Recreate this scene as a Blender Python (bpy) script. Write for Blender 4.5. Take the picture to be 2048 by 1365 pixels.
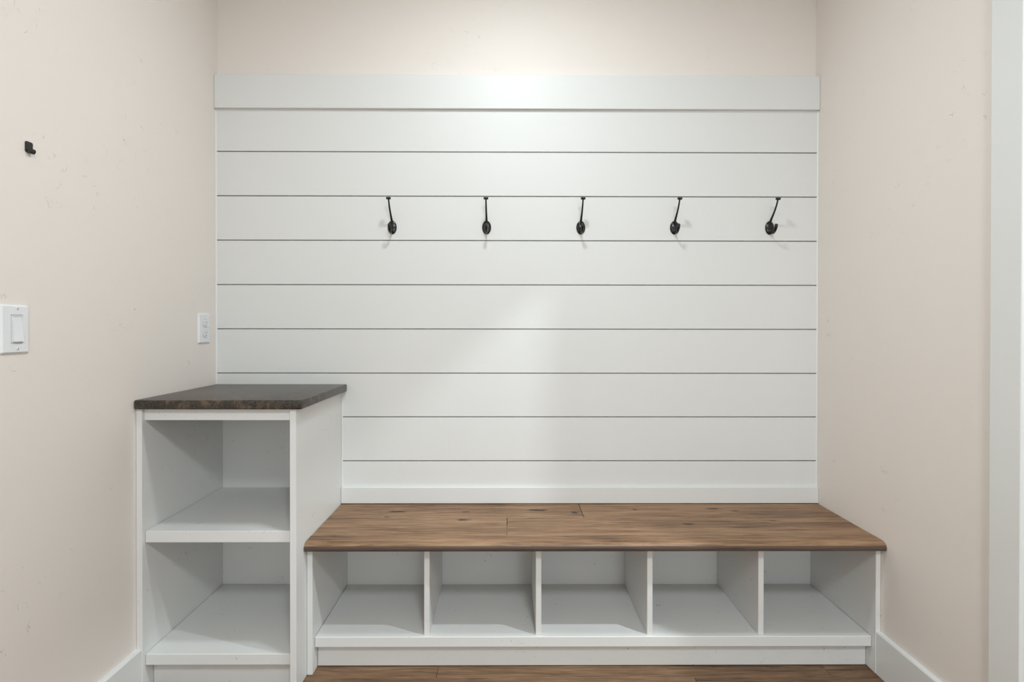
import bpy, bmesh, math, random
from mathutils import Matrix, Vector

for o in list(bpy.data.objects):
    bpy.data.objects.remove(o, do_unlink=True)
SC = bpy.context.scene
COL = SC.collection
random.seed(4)

# ------------------------------------------------------------------ measures
# x = right, Y = distance out from the back wall towards the camera (blender y = -Y), z up
XL, XR = -1.0868, 1.1555          # side walls
SH, CAPY = 0.018, 0.030           # shiplap face, cap rail face
CEIL = 2.48
OPEN0, OPEN1, HEAD = 0.842, 1.74, 2.175   # doorway in the right wall

# ------------------------------------------------------------------ camera
F, CX, CY = 1080.0, 1022.6056, 658.8038
YAW, PIT, ROL = 0.0054, -0.0048, 0.0011
def cam_axes():
    def tr(r, u, w):
        a, b, c = YAW, PIT, ROL
        r, w = r*math.cos(a)-w*math.sin(a), r*math.sin(a)+w*math.cos(a)
        u, w = u*math.cos(b)-w*math.sin(b), u*math.sin(b)+w*math.cos(b)
        r, u = r*math.cos(c)+u*math.sin(c), u*math.cos(c)-r*math.sin(c)
        return (r, u, -w)
    cx, cy, cz = tr(1, 0, 0), tr(0, 0, 1), tr(0, 1, 0)   # images of world x, y, z
    m = Matrix((cx, cy, cz)).transposed()                # world -> camera
    return m.transposed()
cam_data = bpy.data.cameras.new('camera')
cam = bpy.data.objects.new('camera', cam_data); COL.objects.link(cam)
cam_data.sensor_fit = 'HORIZONTAL'; cam_data.sensor_width = 36.0
cam_data.lens = F/2048*36
cam_data.shift_x = (1024-CX)/2048
cam_data.shift_y = (CY-682.5)/2048
cam_data.clip_start = 0.02
cam.matrix_world = Matrix.Translation((0, -2.03, 1.0777)) @ cam_axes().to_4x4()
SC.camera = cam

# ------------------------------------------------------------------ light and exposure
w = bpy.data.worlds.new('world'); SC.world = w; w.use_nodes = True
w.node_tree.nodes['Background'].inputs[0].default_value = (0.9, 0.95, 1, 1)
w.node_tree.nodes['Background'].inputs[1].default_value = 0.3
SC.view_settings.view_transform = 'Standard'
SC.view_settings.look = 'None'
SC.view_settings.gamma = 1.0
SC.view_settings.use_curve_mapping = False
SC.view_settings.exposure = 0.0
# (x, Y, diameter, watts, rgb) of the ceiling lights: alcove, next room, added fill behind the camera
LAMPS = [(0.02, 0.83, 0.16, 11.6, (0.86, 0.96, 1.0), 180),
         (1.60, 1.21, 0.05, 36.0, (0.86, 0.96, 1.0), 180),
         (0.35, 2.75, 0.45, 40.0, (0.87, 0.96, 1.0), 180)]
FILL_WINDOW = (0.35, 1.08, 0.12, 1.95, 24.0, (0.84, 0.94, 1.0))   # x0, x1, z0, z1 of the fill window added behind the camera, watts, rgb

# ------------------------------------------------------------------ materials
def nodes(name):
    m = bpy.data.materials.new(name); m.use_nodes = True
    nt = m.node_tree; b = nt.nodes['Principled BSDF']
    return m, nt, b
def N(nt, t, **k):
    n = nt.nodes.new(t)
    for a, v in k.items():
        if a.startswith('i_'):
            n.inputs[a[2:].replace('_', ' ')].default_value = v
        else: setattr(n, a, v)
    return n
def math_n(nt, op, a, b=None, clamp=False):
    n = nt.nodes.new('ShaderNodeMath'); n.operation = op; n.use_clamp = clamp
    for i, v in enumerate((a, b)):
        if v is None: continue
        if isinstance(v, (int, float)): n.inputs[i].default_value = v
        else: nt.links.new(v, n.inputs[i])
    return n.outputs[0]
def ramp(nt, fac, stops):
    n = nt.nodes.new('ShaderNodeValToRGB'); e = n.color_ramp.elements
    while len(e) < len(stops): e.new(0.5)
    for el, (p, c) in zip(e, stops):
        el.position = p; el.color = (*c, 1) if len(c) == 3 else c
    nt.links.new(fac, n.inputs[0]); return n.outputs[0]
def mixc(nt, fac, a, b, mode='MIX'):
    n = nt.nodes.new('ShaderNodeMix'); n.data_type = 'RGBA'; n.blend_type = mode
    for i, v in ((0, fac), (6, a), (7, b)):
        if isinstance(v, (int, float)): n.inputs[i].default_value = v
        elif isinstance(v, tuple): n.inputs[i].default_value = (*v, 1)
        else: nt.links.new(v, n.inputs[i])
    return n.outputs[2]
def pos(nt, scale=(1, 1, 1), rnd=False):
    g = N(nt, 'ShaderNodeNewGeometry').outputs['Position']
    mp = N(nt, 'ShaderNodeMapping'); mp.inputs['Scale'].default_value = scale
    if rnd:
        oi = N(nt, 'ShaderNodeObjectInfo')
        add = N(nt, 'ShaderNodeVectorMath', operation='MULTIPLY_ADD')
        nt.links.new(oi.outputs['Random'], add.inputs[0])
        add.inputs[1].default_value = (37.0, 11.0, 5.0)
        nt.links.new(g, add.inputs[2]); g = add.outputs[0]
    nt.links.new(g, mp.inputs['Vector']); return mp.outputs[0]
def noise(nt, vec, scale, detail=3, rough=0.5, dist=0.0):
    n = N(nt, 'ShaderNodeTexNoise'); nt.links.new(vec, n.inputs['Vector'])
    n.inputs['Scale'].default_value = scale; n.inputs['Detail'].default_value = detail
    n.inputs['Roughness'].default_value = rough; n.inputs['Distortion'].default_value = dist
    return n.outputs['Fac']
def bump(nt, b, h, strength, dist):
    n = N(nt, 'ShaderNodeBump'); n.inputs['Strength'].default_value = strength
    n.inputs['Distance'].default_value = dist
    nt.links.new(h, n.inputs['Height']); nt.links.new(n.outputs[0], b.inputs['Normal'])

def wall_paint():
    m, nt, b = nodes('beige_hand_trowelled_wall_paint')
    v = pos(nt)
    big = noise(nt, v, 1.3, 2)
    b.inputs['Roughness'].default_value = 0.55
    nt.links.new(mixc(nt, big, (0.812, 0.750, 0.698), (0.832, 0.768, 0.714)), b.inputs['Base Color'])
    # short trowel scratches: cell edges of warped cells, kept only inside sparse patches
    wv = N(nt, 'ShaderNodeTexNoise'); wv.inputs['Scale'].default_value = 26
    nt.links.new(v, wv.inputs['Vector'])
    mad = N(nt, 'ShaderNodeVectorMath', operation='MULTIPLY_ADD')
    nt.links.new(wv.outputs['Color'], mad.inputs[0]); mad.inputs[1].default_value = (0.035, 0.035, 0.035)
    nt.links.new(v, mad.inputs[2])
    vo = N(nt, 'ShaderNodeTexVoronoi', feature='DISTANCE_TO_EDGE'); vo.inputs['Scale'].default_value = 58
    nt.links.new(mad.outputs[0], vo.inputs['Vector'])
    line = math_n(nt, 'SUBTRACT', 1.0, math_n(nt, 'MULTIPLY', vo.outputs['Distance'], 19.0), True)
    a = noise(nt, v, 34, 2); c = noise(nt, v, 3.6, 1)
    mask = math_n(nt, 'MULTIPLY', math_n(nt, 'SUBTRACT', a, 0.60, True), 8.0, True)
    mask2 = math_n(nt, 'MULTIPLY', math_n(nt, 'SUBTRACT', c, 0.43, True), 6.0, True)
    sc = math_n(nt, 'MULTIPLY', math_n(nt, 'MULTIPLY', line, mask), mask2)
    fine = noise(nt, v, 14, 4)
    h = math_n(nt, 'ADD', math_n(nt, 'MULTIPLY', sc, -1.0), math_n(nt, 'MULTIPLY', fine, 0.16))
    bump(nt, b, h, 1.0, 0.0011)
    return m
def white_paint(name, col=(0.77, 0.77, 0.755), rough=0.36, scuff=0.0):
    m, nt, b = nodes(name)
    v = pos(nt)
    b.inputs['Roughness'].default_value = rough
    c = mixc(nt, noise(nt, v, 2.0, 2), tuple(x*0.985 for x in col), tuple(min(1, x*1.01) for x in col))
    if scuff:
        v2 = pos(nt, (1, 1, 1))
        sp = noise(nt, v2, 90, 3, 0.65, 1.2); pt = noise(nt, v2, 9, 2)
        k = math_n(nt, 'MULTIPLY', math_n(nt, 'MULTIPLY', math_n(nt, 'SUBTRACT', sp, 0.665, True), 30, True),
                   math_n(nt, 'MULTIPLY', math_n(nt, 'SUBTRACT', pt, 0.53, True), 14, True))
        c = mixc(nt, math_n(nt, 'MULTIPLY', k, scuff), c, (0.16, 0.15, 0.13))
    nt.links.new(c, b.inputs['Base Color'])
    bump(nt, b, noise(nt, pos(nt, (1, 1, 1)), 220, 2), 0.25, 0.00025)
    return m
def wood(name, dark=1.0, knots=(), rnd=True, grey=0.0):
    m, nt, b = nodes(name)
    v1 = pos(nt, (2.2, 34, 34), rnd); v2 = pos(nt, (11, 260, 260), rnd); v3 = pos(nt, (0.8, 7, 7), rnd)
    g1 = noise(nt, v1, 2.2, 7, 0.62, 0.9)
    g2 = noise(nt, v2, 1.6, 3, 0.6)
    g3 = noise(nt, v3, 1.6, 2, 0.5, 0.6)
    f = math_n(nt, 'ADD', math_n(nt, 'MULTIPLY', g1, 0.50),
               math_n(nt, 'ADD', math_n(nt, 'MULTIPLY', g2, 0.22), math_n(nt, 'MULTIPLY', g3, 0.28)))
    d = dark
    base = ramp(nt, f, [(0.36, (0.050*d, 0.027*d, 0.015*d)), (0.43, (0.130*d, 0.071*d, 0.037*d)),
                        (0.50, (0.205*d, 0.117*d, 0.063*d)), (0.58, (0.285*d, 0.170*d, 0.096*d)),
                        (0.70, (0.37*d, 0.235*d, 0.139*d))])
    # fine dark pores drawn out along the grain
    po = noise(nt, pos(nt, (9, 210, 210), rnd), 1.4, 2, 0.6)
    pk = math_n(nt, 'MULTIPLY', math_n(nt, 'SUBTRACT', po, 0.62, True), 9, True)
    base = mixc(nt, math_n(nt, 'MULTIPLY', pk, 0.45), base, (0.07*d, 0.04*d, 0.028*d))
    if knots:
        g = N(nt, 'ShaderNodeNewGeometry').outputs['Position']
        wn = N(nt, 'ShaderNodeTexNoise'); wn.inputs['Scale'].default_value = 60
        nt.links.new(g, wn.inputs['Vector'])
        acc = None
        for kx, ky, sx, sy in knots:
            s = N(nt, 'ShaderNodeVectorMath', operation='SUBTRACT')
            nt.links.new(g, s.inputs[0]); s.inputs[1].default_value = (kx, -ky, 0.42)
            q = N(nt, 'ShaderNodeVectorMath', operation='MULTIPLY')
            nt.links.new(s.outputs[0], q.inputs[0]); q.inputs[1].default_value = (1/sx, 1/sy, 0)
            ln = N(nt, 'ShaderNodeVectorMath', operation='LENGTH'); nt.links.new(q.outputs[0], ln.inputs[0])
            dd = math_n(nt, 'ADD', ln.outputs['Value'], math_n(nt, 'MULTIPLY', wn.outputs['Fac'], 0.9))
            kf = math_n(nt, 'SUBTRACT', 1.55, dd, True)
            kf = math_n(nt, 'MULTIPLY', math_n(nt, 'POWER', kf, 1.25), 1.7, True)
            acc = kf if acc is None else math_n(nt, 'MAXIMUM', acc, kf)
        base = mixc(nt, math_n(nt, 'MULTIPLY', acc, 0.93), base, (0.022, 0.014, 0.010))
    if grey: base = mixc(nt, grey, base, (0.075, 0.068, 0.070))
    nt.links.new(base, b.inputs['Base Color'])
    b.inputs['Roughness'].default_value = 0.50; b.inputs['Specular IOR Level'].default_value = 0.35
    bump(nt, b, math_n(nt, 'ADD', g2, math_n(nt, 'MULTIPLY', pk, -0.6)), 0.35, 0.0006)
    return m
def laminate():
    m, nt, b = nodes('dark_speckled_stone_laminate')
    v = pos(nt)
    cl = noise(nt, v, 34, 4, 0.6, 0.8)
    f1 = noise(nt, v, 330, 3, 0.7); f2 = noise(nt, v, 620, 2, 0.6)
    base = ramp(nt, cl, [(0.36, (0.004, 0.0035, 0.0032)), (0.54, (0.030, 0.020, 0.013)), (0.68, (0.12, 0.082, 0.052))])
    k = math_n(nt, 'MULTIPLY', math_n(nt, 'SUBTRACT', f1, 0.575, True), 9, True)
    k2 = math_n(nt, 'MULTIPLY', math_n(nt, 'SUBTRACT', f2, 0.60, True), 9, True)
    c = mixc(nt, math_n(nt, 'MULTIPLY', k, 0.75), base, (0.24, 0.175, 0.125))
    c = mixc(nt, math_n(nt, 'MULTIPLY', k2, 0.60), c, (0.40, 0.33, 0.27))
    nt.links.new(c, b.inputs['Base Color'])
    b.inputs['IOR'].default_value = 1.55
    nt.links.new(math_n(nt, 'ADD', math_n(nt, 'MULTIPLY', cl, 0.15), 0.25), b.inputs['Roughness'])
    bump(nt, b, math_n(nt, 'ADD', f1, f2), 0.3, 0.0001)
    return m
def simple(name, col, rough=0.5, metal=0.0, emit=None, es=0.0, nz=0.03):
    m, nt, b = nodes(name)
    v = pos(nt)
    nt.links.new(mixc(nt, noise(nt, v, 40, 2), tuple(c*(1-nz) for c in col), tuple(min(1, c*(1+nz)) for c in col)), b.inputs['Base Color'])
    b.inputs['Roughness'].default_value = rough; b.inputs['Metallic'].default_value = metal
    if emit:
        b.inputs['Emission Color'].default_value = (*emit, 1); b.inputs['Emission Strength'].default_value = es
    return m
M_WALL = wall_paint()
M_CEIL = white_paint('white_ceiling_paint', (0.80, 0.79, 0.77), 0.7)
M_SHIP = white_paint('white_shiplap_paint', (0.745, 0.745, 0.730), 0.46)
M_TRIM = white_paint('white_trim_paint', (0.77, 0.775, 0.76), 0.35)
M_CAB = white_paint('white_cabinet_paint_scuffed', (0.765, 0.765, 0.75), 0.40, scuff=0.75)
KN = [(-0.395, 0.112, 0.040, 0.010), (-0.155, 0.195, 0.034, 0.009), (0.105, 0.098, 0.045, 0.012),
      (0.600, 0.235, 0.028, 0.010), (0.740, 0.085, 0.034, 0.008), (0.810, 0.108, 0.024, 0.006),
      (-0.150, 0.115, 0.018, 0.005), (-0.420, 0.165, 0.014, 0.005), (0.455, 0.092, 0.012, 0.006),
      (0.235, 0.125, 0.016, 0.012), (0.90, 0.205, 0.020, 0.005)]
M_BENCH = wood('brown_oak_plank_bench', 1.20, KN)
M_NOSE = wood('brown_oak_bullnose', 1.20)
M_NOSEF = wood('dark_grey_brown_bullnose_front', 0.50, grey=0.40)  # darker, greyer tone for the curved front faces
M_FLOOR = wood('brown_oak_plank_floor', 0.90)
M_SUB = simple('dark_subfloor', (0.03, 0.02, 0.015), 0.9)
M_LAM = laminate()
M_BLACK = simple('glossy_black_metal', (0.006, 0.006, 0.006), 0.22, 0.0)
M_PLAS = simple('white_plastic', (0.80, 0.81, 0.83), 0.28)
M_SLOT = simple('dark_slot', (0.02, 0.018, 0.016), 0.7)
M_GAP = simple('shaded_gap', (0.14, 0.13, 0.125), 0.7)  # painted shade for the outlet's gap rings and slots
M_GLOW = simple('lit_diffuser', (0.9, 0.9, 0.9), 0.5, 0, (1, 0.95, 0.88), 6.0)

# ------------------------------------------------------------------ mesh helpers
def add_box(bm, x0, x1, Y0, Y1, z0, z1, bev=0.0, seg=1):
    vs = [bm.verts.new((x, -Y, z)) for x in (x0, x1) for Y in (Y0, Y1) for z in (z0, z1)]
    idx = [(0, 1, 3, 2), (4, 6, 7, 5), (0, 4, 5, 1), (2, 3, 7, 6), (0, 2, 6, 4), (1, 5, 7, 3)]
    fs = [bm.faces.new([vs[i] for i in f]) for f in idx]
    if bev:
        es = list({e for f in fs for e in f.edges})
        bmesh.ops.bevel(bm, geom=es, offset=bev, segments=seg, affect='EDGES', profile=0.5)
def add_prism_x(bm, prof, x0, x1, mat_of=None):
    """profile of (Y, z) points extruded along x"""
    n = len(prof)
    a = [bm.verts.new((x0, -p[0], p[1])) for p in prof]; b = [bm.verts.new((x1, -p[0], p[1])) for p in prof]
    bm.faces.new(a); bm.faces.new(b[::-1])
    for i in range(n):
        f = bm.faces.new((a[i], b[i], b[(i+1) % n], a[(i+1) % n]))
        if mat_of: f.material_index = mat_of(i)
def add_prism_y(bm, prof, Y0, Y1):
    """profile of (x, z) points extruded along Y"""
    n = len(prof)
    a = [bm.verts.new((p[0], -Y0, p[1])) for p in prof]; b = [bm.verts.new((p[0], -Y1, p[1])) for p in prof]
    bm.faces.new(a); bm.faces.new(b[::-1])
    for i in range(n): bm.faces.new((a[i], b[i], b[(i+1) % n], a[(i+1) % n]))
def add_sweep(bm, pts, side, seg=12, cap=True):
    """pts: (centre, half width along side, half thickness); elliptical sections"""
    rings = []
    for i, (c, hw, ht) in enumerate(pts):
        a = pts[max(0, i-1)][0]; b = pts[min(len(pts)-1, i+1)][0]
        t = (Vector(b)-Vector(a)).normalized(); s = Vector(side); n = t.cross(s).normalized()
        rings.append([bm.verts.new(Vector(c)+s*hw*math.cos(2*math.pi*k/seg)+n*ht*math.sin(2*math.pi*k/seg)) for k in range(seg)])
    for r0, r1 in zip(rings, rings[1:]):
        for k in range(seg): bm.faces.new((r0[k], r0[(k+1) % seg], r1[(k+1) % seg], r1[k]))
    if cap: bm.faces.new(rings[0][::-1]); bm.faces.new(rings[-1])
def add_lathe(bm, prof, seg, mat):
    """prof of (r, h); axis = local z, placed by mat; scale inside mat allowed"""
    rings = []
    for r, h in prof:
        rings.append([bm.verts.new(mat @ Vector((r*math.cos(2*math.pi*k/seg), r*math.sin(2*math.pi*k/seg), h))) for k in range(seg)])
    for r0, r1 in zip(rings, rings[1:]):
        for k in range(seg): bm.faces.new((r0[k], r0[(k+1) % seg], r1[(k+1) % seg], r1[k]))
    bm.faces.new(rings[0][::-1]); bm.faces.new(rings[-1])
def obj(name, bm, mat, parent=None, smooth=False):
    bmesh.ops.recalc_face_normals(bm, faces=bm.faces)
    me = bpy.data.meshes.new(name); bm.to_mesh(me); bm.free()
    for mm in (mat if isinstance(mat, (list, tuple)) else [mat]): me.materials.append(mm)
    if smooth:
        for p in me.polygons: p.use_smooth = True
        me.set_sharp_from_angle(angle=math.radians(40))
    o = bpy.data.objects.new(name, me); COL.objects.link(o)
    if parent:
        o.parent = parent; o.matrix_parent_inverse = Matrix.Translation(-parent.location)
    return o
def box(name, dims, mat, parent=None, bev=0.0, seg=1, smooth=False):
    bm = bmesh.new(); add_box(bm, *dims, bev, seg); return obj(name, bm, mat, parent, smooth)
def thing(name, label, cat, X, Y, z, group=None):
    o = bpy.data.objects.new(name, None); COL.objects.link(o); o.location = (X, -Y, z)
    o.empty_display_size = 0.05; return tag(o, label, cat, group)
def tag(o, label, cat, group=None):
    o['label'] = label; o['category'] = cat
    if group: o['group'] = group
    return o
def struct(o, label=None):
    o['kind'] = 'structure'
    if label: o['label'] = label
    return o

# ------------------------------------------------------------------ room shell
YB = 5.0           # wall behind the camera
WT = 0.11
struct(box('wall_back', (XL-WT, 3.3, -0.12, 0.0, 0, CEIL), M_WALL), 'beige textured wall above the white shiplap panelling')
struct(box('wall_left', (XL-WT, XL, 0.0, YB, 0, CEIL), M_WALL), 'beige hand-textured wall on the left with switch, outlet and small hook')
bm = bmesh.new()
add_box(bm, XR, XR+WT, 0.0, OPEN0-0.018, 0, CEIL)
add_box(bm, XR, XR+WT, OPEN0-0.018, OPEN1+0.018, HEAD+0.018, CEIL)
add_box(bm, XR, XR+WT, OPEN1+0.018, YB, 0, CEIL)
struct(obj('wall_right', bm, M_WALL), 'beige hand-textured wall on the right beside the white door casing')
wx0, wx1, wz0, wz1, ww_, wc_ = FILL_WINDOW
bm = bmesh.new()
add_box(bm, XL-WT, wx0, YB, YB+0.1, 0, CEIL); add_box(bm, wx1, XR+WT, YB, YB+0.1, 0, CEIL)
add_box(bm, wx0, wx1, YB, YB+0.1, 0, wz0); add_box(bm, wx0, wx1, YB, YB+0.1, wz1, CEIL)
struct(obj('wall_front', bm, M_WALL), 'beige wall behind the camera with an added window opening')
bm = bmesh.new()
for d in ((wx0, wx0+0.04, wz0, wz1), (wx1-0.04, wx1, wz0, wz1), (wx0+0.04, wx1-0.04, wz0, wz0+0.04), (wx0+0.04, wx1-0.04, wz1-0.04, wz1)):
    add_box(bm, d[0], d[1], YB+0.02, YB+0.08, d[2], d[3])
struct(obj('fill_window_1', bm, M_TRIM), 'white framed window added for fill behind the camera')  # unseen window, added to let in fill light
ld = bpy.data.lights.new('window_fill', 'AREA'); ld.shape = 'RECTANGLE'; ld.size = wx1-wx0-0.08; ld.size_y = wz1-wz0-0.08  # area lamp giving the added window's fill
ld.energy = ww_; ld.color = wc_
lo = bpy.data.objects.new('window_fill', ld); COL.objects.link(lo); lo.location = ((wx0+wx1)/2, -(YB+0.06), (wz0+wz1)/2)
lo.rotation_euler = (math.radians(90), 0, 0)
struct(box('wall_side', (3.2, 3.3, 0.0, 3.0, 0, CEIL), M_WALL), 'beige far wall of the room past the doorway')
struct(box('wall_end', (XR+WT, 3.3, 3.0, 3.1, 0, CEIL), M_WALL), 'beige end wall of the room past the doorway')
struct(box('ceiling', (XL-WT, 3.3, -0.12, YB+0.1, CEIL, CEIL+0.1), M_CEIL), 'white ceiling')

# floor: dark subfloor slab with one mesh per plank
fl = struct(box('floor', (XL-WT, 3.3, -0.12, YB+0.1, -0.1, -0.012), M_SUB), 'brown wood-look plank floor')
PW, PL = 0.18, 1.22
def plank_mesh(x0, x1, Y0, Y1):
    bm = bmesh.new(); add_box(bm, x0+0.0003, x1-0.0003, Y0+0.0003, Y1-0.0003, -0.0119, 0.0, 0.0011)
    return bm
row = 0
Y = 0.3785-PW*2
joints = {0: 0.35, 1: -0.2205, 2: 0.572, 3: -0.05, 4: 0.83}
while Y < YB:
    off = joints.get(row, (row*0.47) % PL)
    a = off-PL*3
    while a < XR:
        x0, x1 = max(a, XL), min(a+PL, XR)
        if x1-x0 > 0.03:
            obj('plank', plank_mesh(x0, x1, max(Y, 0.001), min(Y+PW, YB)), M_FLOOR, fl)
        a += PL
    Y += PW; row += 1
for r in range(3):          # planks through the doorway and just beyond
    for c in range(2):
        obj('plank', plank_mesh(XR+0.0005+c*1.0, XR+1.0+c*1.0, OPEN0+r*0.3, OPEN0+(r+1)*0.3), M_FLOOR, fl)

# ------------------------------------------------------------------ baseboards, casing
def skirting(name, prof_side, Y0, Y1, label):
    # cross-section (x, z) with an eased top edge
    x0, s = prof_side
    t, h = 0.0145, 0.133
    prof = [(x0, 0.0016), (x0+s*t, 0.0016), (x0+s*t, h-0.004), (x0+s*(t-0.003), h-0.0006), (x0+s*(t-0.006), h), (x0, h)]
    bm = bmesh.new(); add_prism_y(bm, prof, Y0, Y1)
    return struct(obj(name, bm, M_TRIM), label)
skirting('baseboard_left', (XL, 1), 0.4505, YB, 'tall flat white baseboard along the left wall')
skirting('baseboard_right', (XR, -1), 0.3673, 0.7575, 'tall flat white baseboard along the right wall')
skirting('baseboard_front', (XR, -1), OPEN1+0.10, YB, 'white baseboard past the doorway')
bm = bmesh.new(); add_box(bm, XR-0.016, XR, 0.758, 0.836, 0.0005, HEAD+0.006, 0.0015)
struct(obj('trim_1', bm, M_TRIM), 'flat white door casing on the right wall')
bm = bmesh.new(); add_box(bm, XR-0.0005, XR+WT+0.0005, OPEN0-0.0175, OPEN0, 0.0005, HEAD, 0.001)
struct(obj('trim_2', bm, M_TRIM), 'white door jamb edge past the casing')
bm = bmesh.new(); add_box(bm, XR-0.0005, XR+WT+0.0005, OPEN1, OPEN1+0.0175, 0.0005, HEAD, 0.001)
struct(obj('trim_3', bm, M_TRIM), 'white door jamb on the camera side of the doorway')
bm = bmesh.new(); add_box(bm, XR-0.0005, XR+WT+0.0005, OPEN0, OPEN1, HEAD, HEAD+0.0175, 0.001)
struct(obj('trim_4', bm, M_TRIM), 'white head jamb over the doorway')
bm = bmesh.new(); add_box(bm, XR-0.016, XR, 0.758, OPEN1+0.084, HEAD+0.0065, HEAD+0.09, 0.0015)
struct(obj('trim_5', bm, M_TRIM), 'white head casing over the doorway')
bm = bmesh.new(); add_box(bm, XR-0.016, XR, OPEN1+0.006, OPEN1+0.084, 0.0005, HEAD+0.006, 0.0015)
struct(obj('trim_6', bm, M_TRIM), 'white door casing on the camera side of the doorway')

# ------------------------------------------------------------------ shiplap panelling
TX = -0.6200     # right outer face of the tall shelf unit
BT = 0.4192      # top of the bench seat
sp = thing('shiplap_panelling', 'white horizontal shiplap panelling with cap rail covering the back wall', 'wall panelling', 0.03, 0.0, BT)
G = [0.5764, 0.7404, 0.9036, 1.0682, 1.2327, 1.3977, 1.5625, 1.7271]
HG = 0.0019
def board(z0, z1, x0=XL+0.0006, x1=XR-0.0006, lip=True):
    # face board with eased edges and a rabbet lip closing the joint below
    prof = [(0.0006, z0+0.006), (0.0006, z1+0.005), (0.0032, z1+0.005), (0.0032, z1), (SH-0.0007, z1), (SH, z1-0.0007),
            (SH, z0+0.0007), (SH-0.0007, z0), (0.0038, z0), (0.0038, z0+0.006)]
    bm = bmesh.new(); add_prism_x(bm, prof, x0, x1)
    return obj('board', bm, M_SHIP, sp)
for a, b in zip(G[2:], G[3:]): board(a+HG, b-HG)
board(G[-1]+HG, 1.93)
# board notched round the shelf unit's counter
bm = bmesh.new()
z0, z1 = G[1]+HG, G[2]-HG
add_box(bm, TX+0.0008, XR-0.0006, 0.0038, SH, z0, z1, 0.0006)
add_box(bm, XL+0.0006, TX+0.0012, 0.0038, SH, 0.8395, z1, 0.0006)
add_box(bm, TX+0.0008, XR-0.0006, 0.0006, 0.0032, z0+0.006, z1+0.005)
add_box(bm, XL+0.0006, TX+0.0008, 0.0006, 0.0032, 0.8395, z1+0.005)
obj('board', bm, M_SHIP, sp)
board(G[0]+HG, G[1]-HG, TX+0.0008)
board(BT+0.0006, G[0]-HG, TX+0.0008)
box('cap_rail', (XL+0.0006, XR-0.0006, 0.0005, CAPY, 1.8839, 2.0084), M_SHIP, sp, 0.0012)['label'] = 'thicker flat cap rail along the top'
box('base_trim', (TX+0.0008, XR-0.0006, SH+0.0003, CAPY, BT+0.0018, 0.4805), M_SHIP, sp, 0.0012)['label'] = 'flat trim strip above the bench'
# painted caulk beads closing the ends of the joints
for x, s, zb in ((XL+0.0003, 1, 0.8655), (XR-0.0003, -1, 0.482), (TX+0.0003, 1, 0.482)):
    zt = 1.8835 if x != TX+0.0003 else 0.835
    bm = bmesh.new()
    vv = []
    for z in (zb, zt):
        vv.append([bm.verts.new((x+s*px, -py, z)) for px, py in ((0, 0.005), (0.0042, 0.005), (0.0042, SH+0.0002), (0.0016, SH+0.0012), (0, SH+0.0028))])
    bm.faces.new(vv[0][::-1]); bm.faces.new(vv[1])
    for i in range(5): bm.faces.new((vv[0][i], vv[0][(i+1) % 5], vv[1][(i+1) % 5], vv[1][i]))
    obj('caulk_bead', bm, M_TRIM, sp)

# ------------------------------------------------------------------ tall shelf unit on the left
TF = 0.45        # front of its side panels
t = thing('shelf_unit', 'tall white open shelf unit in the left corner under the dark counter', 'shelf unit', -0.853, 0.225, 0.0)
B = 0.0009
LI, RI = -1.0695, -0.6387
for x0, x1 in ((XL+0.0006, LI), (RI, TX-0.0004)):
    box('side_panel', (x0, x1, 0.0008, TF, 0.0014, 0.8355), M_CAB, t, B)
SF = 0.4377
for z0, z1 in ((0.4400, 0.4740), (0.0780, 0.1105)):
    box('shelf', (LI+0.0012, RI-0.0010, 0.0055, SF, z0, z1), M_CAB, t, 0.0012)
box('top_rail', (LI+0.0004, RI-0.0004, SF-0.019, SF+0.002, 0.8012, 0.8352), M_CAB, t, B)
box('back_panel', (LI+0.0004, RI-0.0004, 0.0008, 0.0045, 0.0006, 0.8352), M_CAB, t)
box('toe_kick', (LI+0.0016, RI-0.0006, 0.383, 0.401, 0.0020, 0.0775), M_CAB, t, 0.0006)
c = box('countertop', (XL+0.0016, -0.5998, SH+0.0014, 0.4617, 0.8358, 0.8630), M_LAM, None, 0.0042, 3, True)
tag(c, 'dark speckled stone-look countertop on the tall white shelf unit', 'countertop')

# ------------------------------------------------------------------ bench cabinet
BF, BL, BR = 0.3667, -0.6030, 1.1395
bc = thing('bench_cabinet', 'low white bench cabinet with five open cubbies under the wooden seat', 'cabinet', 0.27, 0.18, 0.0)
BZ = 0.3918
box('side_panel', (TX+0.0004, BL, 0.0008, BF, 0.0014, BZ), M_CAB, bc, B)
box('side_panel', (BR, XR-0.0008, 0.0008, BF, 0.0014, BZ), M_CAB, bc, B)
SZ = 0.1088
box('bottom_shelf', (BL+0.0013, BR-0.0012, 0.0055, 0.3495, 0.0768, SZ), M_CAB, bc, 0.0014)
box('back_panel', (BL+0.0004, BR-0.0004, 0.0008, 0.0052, 0.0006, BZ), M_CAB, bc)
for xc in (-0.2548, 0.0956, 0.4454, 0.7955):
    box('divider', (xc-0.0086, xc+0.0086, 0.0055, 0.3400, SZ+0.0005, BZ), M_CAB, bc, 0.0008)
box('toe_kick', (BL+0.0012, BR-0.0012, 0.3030, 0.3215, 0.0020, 0.0762), M_CAB, bc, 0.0006)

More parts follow.
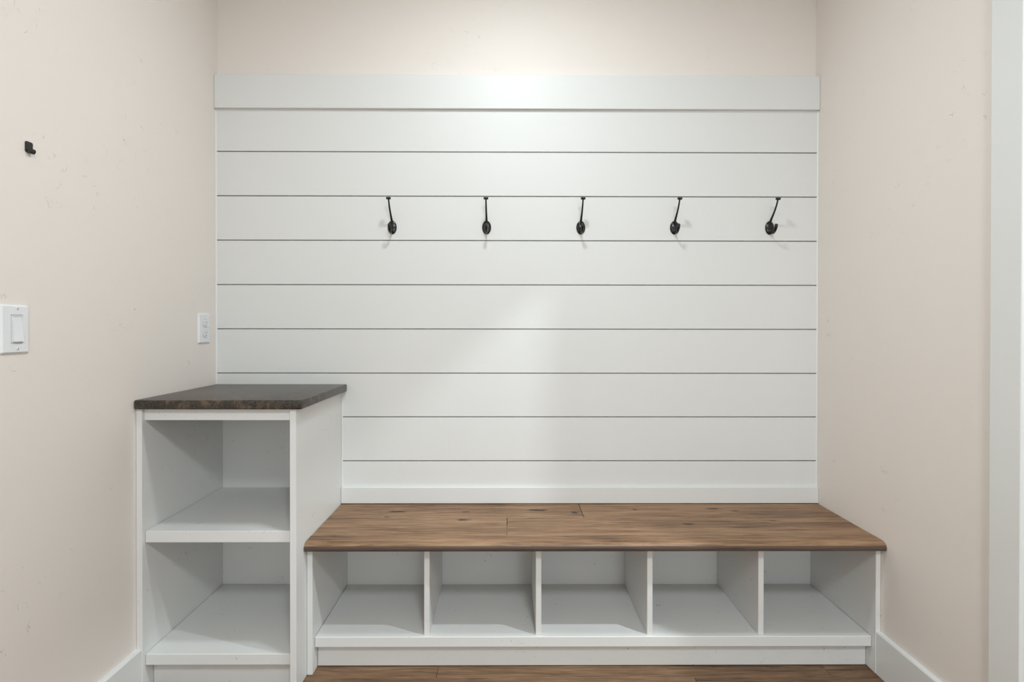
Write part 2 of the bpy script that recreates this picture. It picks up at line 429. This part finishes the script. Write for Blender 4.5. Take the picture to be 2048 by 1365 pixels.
# ------------------------------------------------------------------ bench seat of wood planks
bs = thing('bench', 'brown wood plank bench seat with rounded front edge over the cubbies', 'bench', 0.27, 0.2, BZ)
SX0, SX1 = TX+0.0010, XR-0.0014
S0, S1, S2 = 0.0012, 0.1725, 0.3322
def seat_plank(x0, x1, Y0, Y1):
    bm = bmesh.new(); add_box(bm, x0+0.0005, x1-0.0005, Y0+0.0006, Y1-0.0006, BZ+0.0004, BT, 0.0009)
    obj('plank', bm, M_BENCH, bs)
seat_plank(SX0, 0.2612, S0, S1); seat_plank(0.2618, SX1, S0, S1)
seat_plank(SX0, -0.0041, S1, S2); seat_plank(-0.0035, SX1, S1, S2)
NF = 0.3930
prof = [(S2+0.0002, BZ+0.0004), (S2+0.0002, BT-0.0006), (S2+0.0008, BT)]
nose = []
for k in range(0, 11):
    a = math.pi/2*k/10
    nose.append((NF-0.021+0.021*math.sin(a), BT-0.0185+0.0185*math.cos(a)))
for k in range(1, 5):
    a = math.pi/2*k/4
    nose.append((NF-0.006+0.006*math.cos(a), BZ+0.0068-0.0064*math.sin(a)))
prof += nose
n0 = 3
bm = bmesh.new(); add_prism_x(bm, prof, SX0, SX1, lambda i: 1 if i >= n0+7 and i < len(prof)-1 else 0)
obj('nosing', bm, [M_NOSE, M_NOSEF], bs, True)['label'] = 'rounded front nosing strip with a darker grey-brown curved front'

# ------------------------------------------------------------------ coat hooks
def coat_hook():
    root = thing('coat_hook', '', 'coat hook', -0.4323, SH, 1.4460, 'black double coat hooks in a row on the shiplap')
    def part(name, bm, parent=root, smooth=True):
        o = obj(name, bm, M_BLACK, None, smooth); o.parent = parent; return o
    # back plate: oval dome; local axes x right, y into the wall, z up
    bm = bmesh.new()
    m = Matrix.Rotation(math.pi/2, 4, 'X') @ Matrix.Diagonal((0.0168, 0.0254, 1, 1))
    add_lathe(bm, [(0.995, 0.0), (1.0, 0.0012), (0.96, 0.0026), (0.86, 0.0038), (0.62, 0.0054), (0.30, 0.0063), (0.02, 0.0066)], 32, m)
    pl = part('back_plate', bm)
    for s in (-1, 1):
        bm = bmesh.new()
        add_lathe(bm, [(0.0032, 0.0), (0.0032, 0.0012), (0.0022, 0.0020), (0.0003, 0.0022)], 14,
                  Matrix.Translation((s*0.0100, -0.0040, 0.0006)) @ Matrix.Rotation(math.pi/2, 4, 'X'))
        part('screw', bm, pl)
    P = [(0.0020, 1.4520), (0.0050, 1.4640), (0.0120, 1.4745), (0.0262, 1.4880), (0.0365, 1.4985), (0.0452, 1.5090), (0.0530, 1.5200), (0.0590, 1.5310), (0.0625, 1.5390)]
    W = [0.0052, 0.0046, 0.0040, 0.0035, 0.0032, 0.0030, 0.0028, 0.0027, 0.0027]
    bm = bmesh.new()
    add_sweep(bm, [((0, -y, z-1.446), ww, ww*0.85) for (y, z), ww in zip(P, W)], (1, 0, 0), 14)
    part('arm', bm)
    bm = bmesh.new()
    add_lathe(bm, [(0.0035, -0.0040), (0.0078, -0.0036), (0.0084, -0.0020), (0.0088, 0.0030), (0.0084, 0.0044), (0.0058, 0.0050), (0.0003, 0.0046)], 22,
              Matrix.Translation((0, -0.0640, 0.0932)) @ Matrix.Rotation(math.radians(14), 4, 'X'))
    part('knob', bm)
    P = [(0.0030, 1.4400), (0.0050, 1.4300), (0.0120, 1.4242), (0.0220, 1.4218), (0.0320, 1.4226), (0.0410, 1.4280), (0.0470, 1.4360), (0.0500, 1.4440), (0.0508, 1.4500), (0.0508, 1.4525)]
    W = [0.0034, 0.0034, 0.0035, 0.0037, 0.0041, 0.0047, 0.0055, 0.0062, 0.0054, 0.0024]
    T = [0.0030, 0.0030, 0.0030, 0.0031, 0.0034, 0.0039, 0.0044, 0.0046, 0.0040, 0.0018]
    bm = bmesh.new()
    add_sweep(bm, [((0, -y, z-1.446), ww, tt) for (y, z), ww, tt in zip(P, W, T)], (1, 0, 0), 14)
    part('prong', bm)
    return root
def dup(root, loc):
    r = root.copy(); COL.objects.link(r); r.location = loc
    for ch in [o for o in bpy.data.objects if o.parent == root]:
        c2 = ch.copy(); COL.objects.link(c2); c2.parent = r
        for g in [o for o in bpy.data.objects if o.parent == ch]:
            d = g.copy(); COL.objects.link(d); d.parent = c2
    return r
h0 = coat_hook()
LBL = ['leftmost of the five black coat hooks on the white shiplap',
       'second black coat hook from the left on the white shiplap',
       'middle one of the five black coat hooks on the white shiplap',
       'fourth black coat hook from the left on the white shiplap',
       'rightmost black coat hook on the shiplap, nearest the right wall']
for i, (x, z) in enumerate([(-0.4323, 1.4459), (-0.0814, 1.4463), (0.2691, 1.4467), (0.6185, 1.4470), (0.9741, 1.4470)]):
    h = h0 if i == 0 else dup(h0, h0.location)
    h.location = (x, -SH-0.0001, z); h['label'] = LBL[i]

# small hook on the left wall
wh = thing('wall_hook', 'small square black hook alone on the left wall above the light switch', 'hook', XL, 0.8004, 1.4700)
bm = bmesh.new(); ring = []
for cy_, cz_, a0 in ((0.8061, 1.4913, 0), (0.7947, 1.4913, 90), (0.7947, 1.4737, 180), (0.8061, 1.4737, 270)):
    for k in range(6):
        a = math.radians(a0+18*k); ring.append((cy_+0.0032*math.cos(a), cz_+0.0032*math.sin(a)))
A_ = [bm.verts.new((XL+0.0003, -y, z)) for y, z in ring]; B_ = [bm.verts.new((XL+0.0028, -y, z)) for y, z in ring]
bm.faces.new(A_); bm.faces.new(B_[::-1])
for k in range(24): bm.faces.new((A_[k], A_[(k+1) % 24], B_[(k+1) % 24], B_[k]))
obj('back_plate', bm, M_BLACK, wh, True)
bm = bmesh.new()
pp = [(0.0018, 0.0030)]
for k in range(0, 13):
    a = math.pi*k/12
    pp.append((0.0062-0.0046*math.cos(a), -0.0006-0.0050*math.sin(a)))
pp += [(0.0109, 0.0014), (0.0110, 0.0030)]
vs = []
for i, (dx, dz) in enumerate(pp):
    a = Vector(pp[max(0, i-1)]); b = Vector(pp[min(len(pp)-1, i+1)]); tt = (b-a).normalized(); nn = Vector((-tt.y, tt.x))*0.0012
    q = []
    wd = (0.0064, 0.0064, 0.0058, 0.0042)[max(0, i-len(pp)+4)]
    for s, yy in ((1, -wd), (1, wd), (-1, wd), (-1, -wd)):
        q.append(bm.verts.new((XL+dx+s*nn.x, -(0.8004+yy), 1.4747+dz+s*nn.y)))
    vs.append(q)
bm.faces.new(vs[0]); bm.faces.new(vs[-1][::-1])
for q0, q1 in zip(vs, vs[1:]):
    for k in range(4): bm.faces.new((q0[k], q0[(k+1) % 4], q1[(k+1) % 4], q1[k]))
obj('prong', bm, M_BLACK, wh, True)

# ------------------------------------------------------------------ switch and outlet on the left wall
def plate_with_window(x, Y0, Y1, z0, z1, holes, t=0.0060):
    """cover plate standing off wall x, with rectangular windows (Y0,Y1,z0,z1)"""
    bm = bmesh.new()
    ys = sorted({Y0, Y1, *[h[0] for h in holes], *[h[1] for h in holes]})
    zs = sorted({z0, z1, *[h[2] for h in holes], *[h[3] for h in holes]})
    e = 0.0042
    def xx(Y, z): return x+(t if (Y0+e*.5 < Y < Y1-e*.5 and z0+e*.5 < z < z1-e*.5) else 0.0008)
    ys = sorted({*ys, Y0+e, Y1-e}); zs = sorted({*zs, z0+e, z1-e})
    V = {(Y, z): bm.verts.new((xx(Y, z), -Y, z)) for Y in ys for z in zs}
    for a, b in zip(ys, ys[1:]):
        for c_, d in zip(zs, zs[1:]):
            my, mz = (a+b)/2, (c_+d)/2
            if any(h[0] < my < h[1] and h[2] < mz < h[3] for h in holes): continue
            bm.faces.new((V[a, c_], V[b, c_], V[b, d], V[a, d]))
    for h in holes:
        ring = [(h[0], h[2]), (h[1], h[2]), (h[1], h[3]), (h[0], h[3])]
        lo = [bm.verts.new((x+0.0005, -p[0], p[1])) for p in ring]
        # walk the hole border through all grid points
        for (p, q, l0, l1) in ((ring[0], ring[1], lo[0], lo[1]), (ring[1], ring[2], lo[1], lo[2]), (ring[2], ring[3], lo[2], lo[3]), (ring[3], ring[0], lo[3], lo[0])):
            pts = [k for k in V if (k[0] == p[0] == q[0] and min(p[1], q[1]) <= k[1] <= max(p[1], q[1])) or (k[1] == p[1] == q[1] and min(p[0], q[0]) <= k[0] <= max(p[0], q[0]))]
            pts.sort(key=lambda k: (k[0]-p[0])**2+(k[1]-p[1])**2)
            bm.faces.new([V[k] for k in pts]+[l1, l0])
    rim = [(Y0, z0), (Y1, z0), (Y1, z1), (Y0, z1)]
    add_box(bm, x+0.0002, x+0.0009, Y0, Y1, z0, z1)
    return bm
sw = thing('light_switch', 'white rocker light switch at the left edge on the left wall', 'light switch', XL, 0.8391, 1.0165)
RY0, RY1, RZ0, RZ1 = 0.8205, 0.8509, 1.0400, 1.1022
bm = plate_with_window(XL, 0.8041, 0.8741, 1.0165, 1.1245, [(RY0, RY1, RZ0, RZ1)])
obj('cover_plate', bm, M_PLAS, sw)
bm = bmesh.new()
g = 0.0009; f = 0.0024
for d in ((RY0+g, RY1-g, RZ0+g, RZ0+g+f), (RY0+g, RY1-g, RZ1-g-f, RZ1-g), (RY0+g, RY0+g+f, RZ0+g+f, RZ1-g-f), (RY1-g-f, RY1-g, RZ0+g+f, RZ1-g-f)):
    add_box(bm, XL+0.001, XL+0.0068, *d)
obj('rocker_frame', bm, M_PLAS, sw)
bm = bmesh.new()
q = 0.0004
y0, y1, z0, z1 = RY0+g+f+q, RY1-g-f-q, RZ0+g+f+q, RZ1-g-f-q
add_prism = [(XL+0.001, z0), (XL+0.0112, z0), (XL+0.0080, (z0+z1)/2), (XL+0.0060, z1), (XL+0.001, z1)]
add_prism_y(bm, add_prism, y0, y1)
obj('rocker', bm, M_PLAS, sw)
bm = bmesh.new(); add_box(bm, XL+0.0008, XL+0.0020, RY0, RY1, RZ0, RZ1); obj('switch_body', bm, M_SLOT, sw)
for z in (1.0277, 1.1166):
    bm = bmesh.new()
    add_lathe(bm, [(0.0028, 0), (0.0028, 0.0008), (0.0020, 0.0014), (0.0002, 0.0015)], 14, Matrix.Translation((XL+0.0060, -0.8354, z)) @ Matrix.Rotation(math.pi/2, 4, 'Y'))
    s_ = obj('screw', bm, M_PLAS, sw, True)
    box('slot', (XL+0.0072, XL+0.0077, 0.8350, 0.8358, z-0.0021, z+0.0021), M_SLOT, s_)

ot = thing('outlet', 'white duplex power outlet on the left wall behind the dark counter', 'outlet', XL, 0.1013, 1.0165)
OY = 0.0970
H = [(OY-0.0158, OY+0.0158, 1.0380, 1.0668), (OY-0.0158, OY+0.0158, 1.0737, 1.1025)]
bm = plate_with_window(XL, 0.0655, 0.1371, 1.0165, 1.1240, [])
obj('cover_plate', bm, M_PLAS, ot)
for y0, y1, z0, z1 in H:
    yc, zc = (y0+y1)/2, (z0+z1)/2
    # receptacle face: circle cut flat at top and bottom, standing proud; a dark slab round it paints the gap's shade
    def oval(g):
        return [(yc+(0.0156+g)*math.cos(2*math.pi*k/28), zc+max(-0.0128-g, min(0.0128+g, (0.0162+g)*math.sin(2*math.pi*k/28)))) for k in range(28)]
    def slab(ring, h0, h1):
        bm = bmesh.new()
        A = [bm.verts.new((XL+h0, -y, z)) for y, z in ring]; Bv = [bm.verts.new((XL+h1, -y, z)) for y, z in ring]
        bm.faces.new(A); bm.faces.new(Bv[::-1])
        for k in range(28): bm.faces.new((A[k], A[(k+1) % 28], Bv[(k+1) % 28], Bv[k]))
        return bm
    r = obj('receptacle', slab(oval(0), 0.0050, 0.0082), M_PLAS, ot)
    obj('painted_gap_shade', slab(oval(0.0006), 0.0052, 0.0062), M_GAP, r)
    for dy, hz in ((0.0056, 0.0036), (-0.0056, 0.0044)):
        box('slot', (XL+0.0080, XL+0.0084, yc+dy-0.0008, yc+dy+0.0008, zc+0.0032-hz, zc+0.0032+hz), M_GAP, r)
    bm = bmesh.new()
    add_lathe(bm, [(0.0021, 0), (0.0021, 0.0004)], 12, Matrix.Translation((XL+0.0080, -yc, zc-0.0072)) @ Matrix.Rotation(math.pi/2, 4, 'Y'))
    obj('slot', bm, M_SLOT, r)
bm = bmesh.new()
add_lathe(bm, [(0.0026, 0), (0.0026, 0.0006), (0.0004, 0.0010)], 14, Matrix.Translation((XL+0.0060, -OY, 1.07025)) @ Matrix.Rotation(math.pi/2, 4, 'Y'))
obj('screw', bm, M_PLAS, ot, True)

# ------------------------------------------------------------------ ceiling lights (outside the frame; the last is an added fill)
LN = ['round ceiling light over the bench alcove', 'small round ceiling light in the room past the doorway',
      'large round fill light added on the ceiling just behind the camera']
for (x, Yl, dia, wt, rgb, spr), lab in zip(LAMPS, LN):
    cl = thing('ceiling_light', lab, 'ceiling light', x, Yl, CEIL)
    r = dia/2
    bm = bmesh.new()
    T = Matrix.Translation((x, -Yl, CEIL-0.0005)) @ Matrix.Rotation(math.pi, 4, 'X')
    add_lathe(bm, [(r+0.022, 0.0), (r+0.022, 0.006), (r+0.012, 0.012), (r+0.001, 0.012)], 40, T)
    obj('trim_ring', bm, M_TRIM, cl, True)
    bm = bmesh.new(); add_lathe(bm, [(r, 0.0121), (r*0.9, 0.0145), (0.001, 0.016)], 40, T)
    obj('diffuser', bm, M_GLOW, cl, True)
    ld = bpy.data.lights.new('lamp', 'AREA'); ld.shape = 'DISK'; ld.size = dia; ld.energy = wt; ld.color = rgb; ld.spread = math.radians(spr)
    lo = bpy.data.objects.new('lamp', ld); COL.objects.link(lo); lo.location = (0, 0, -0.022); lo.parent = cl
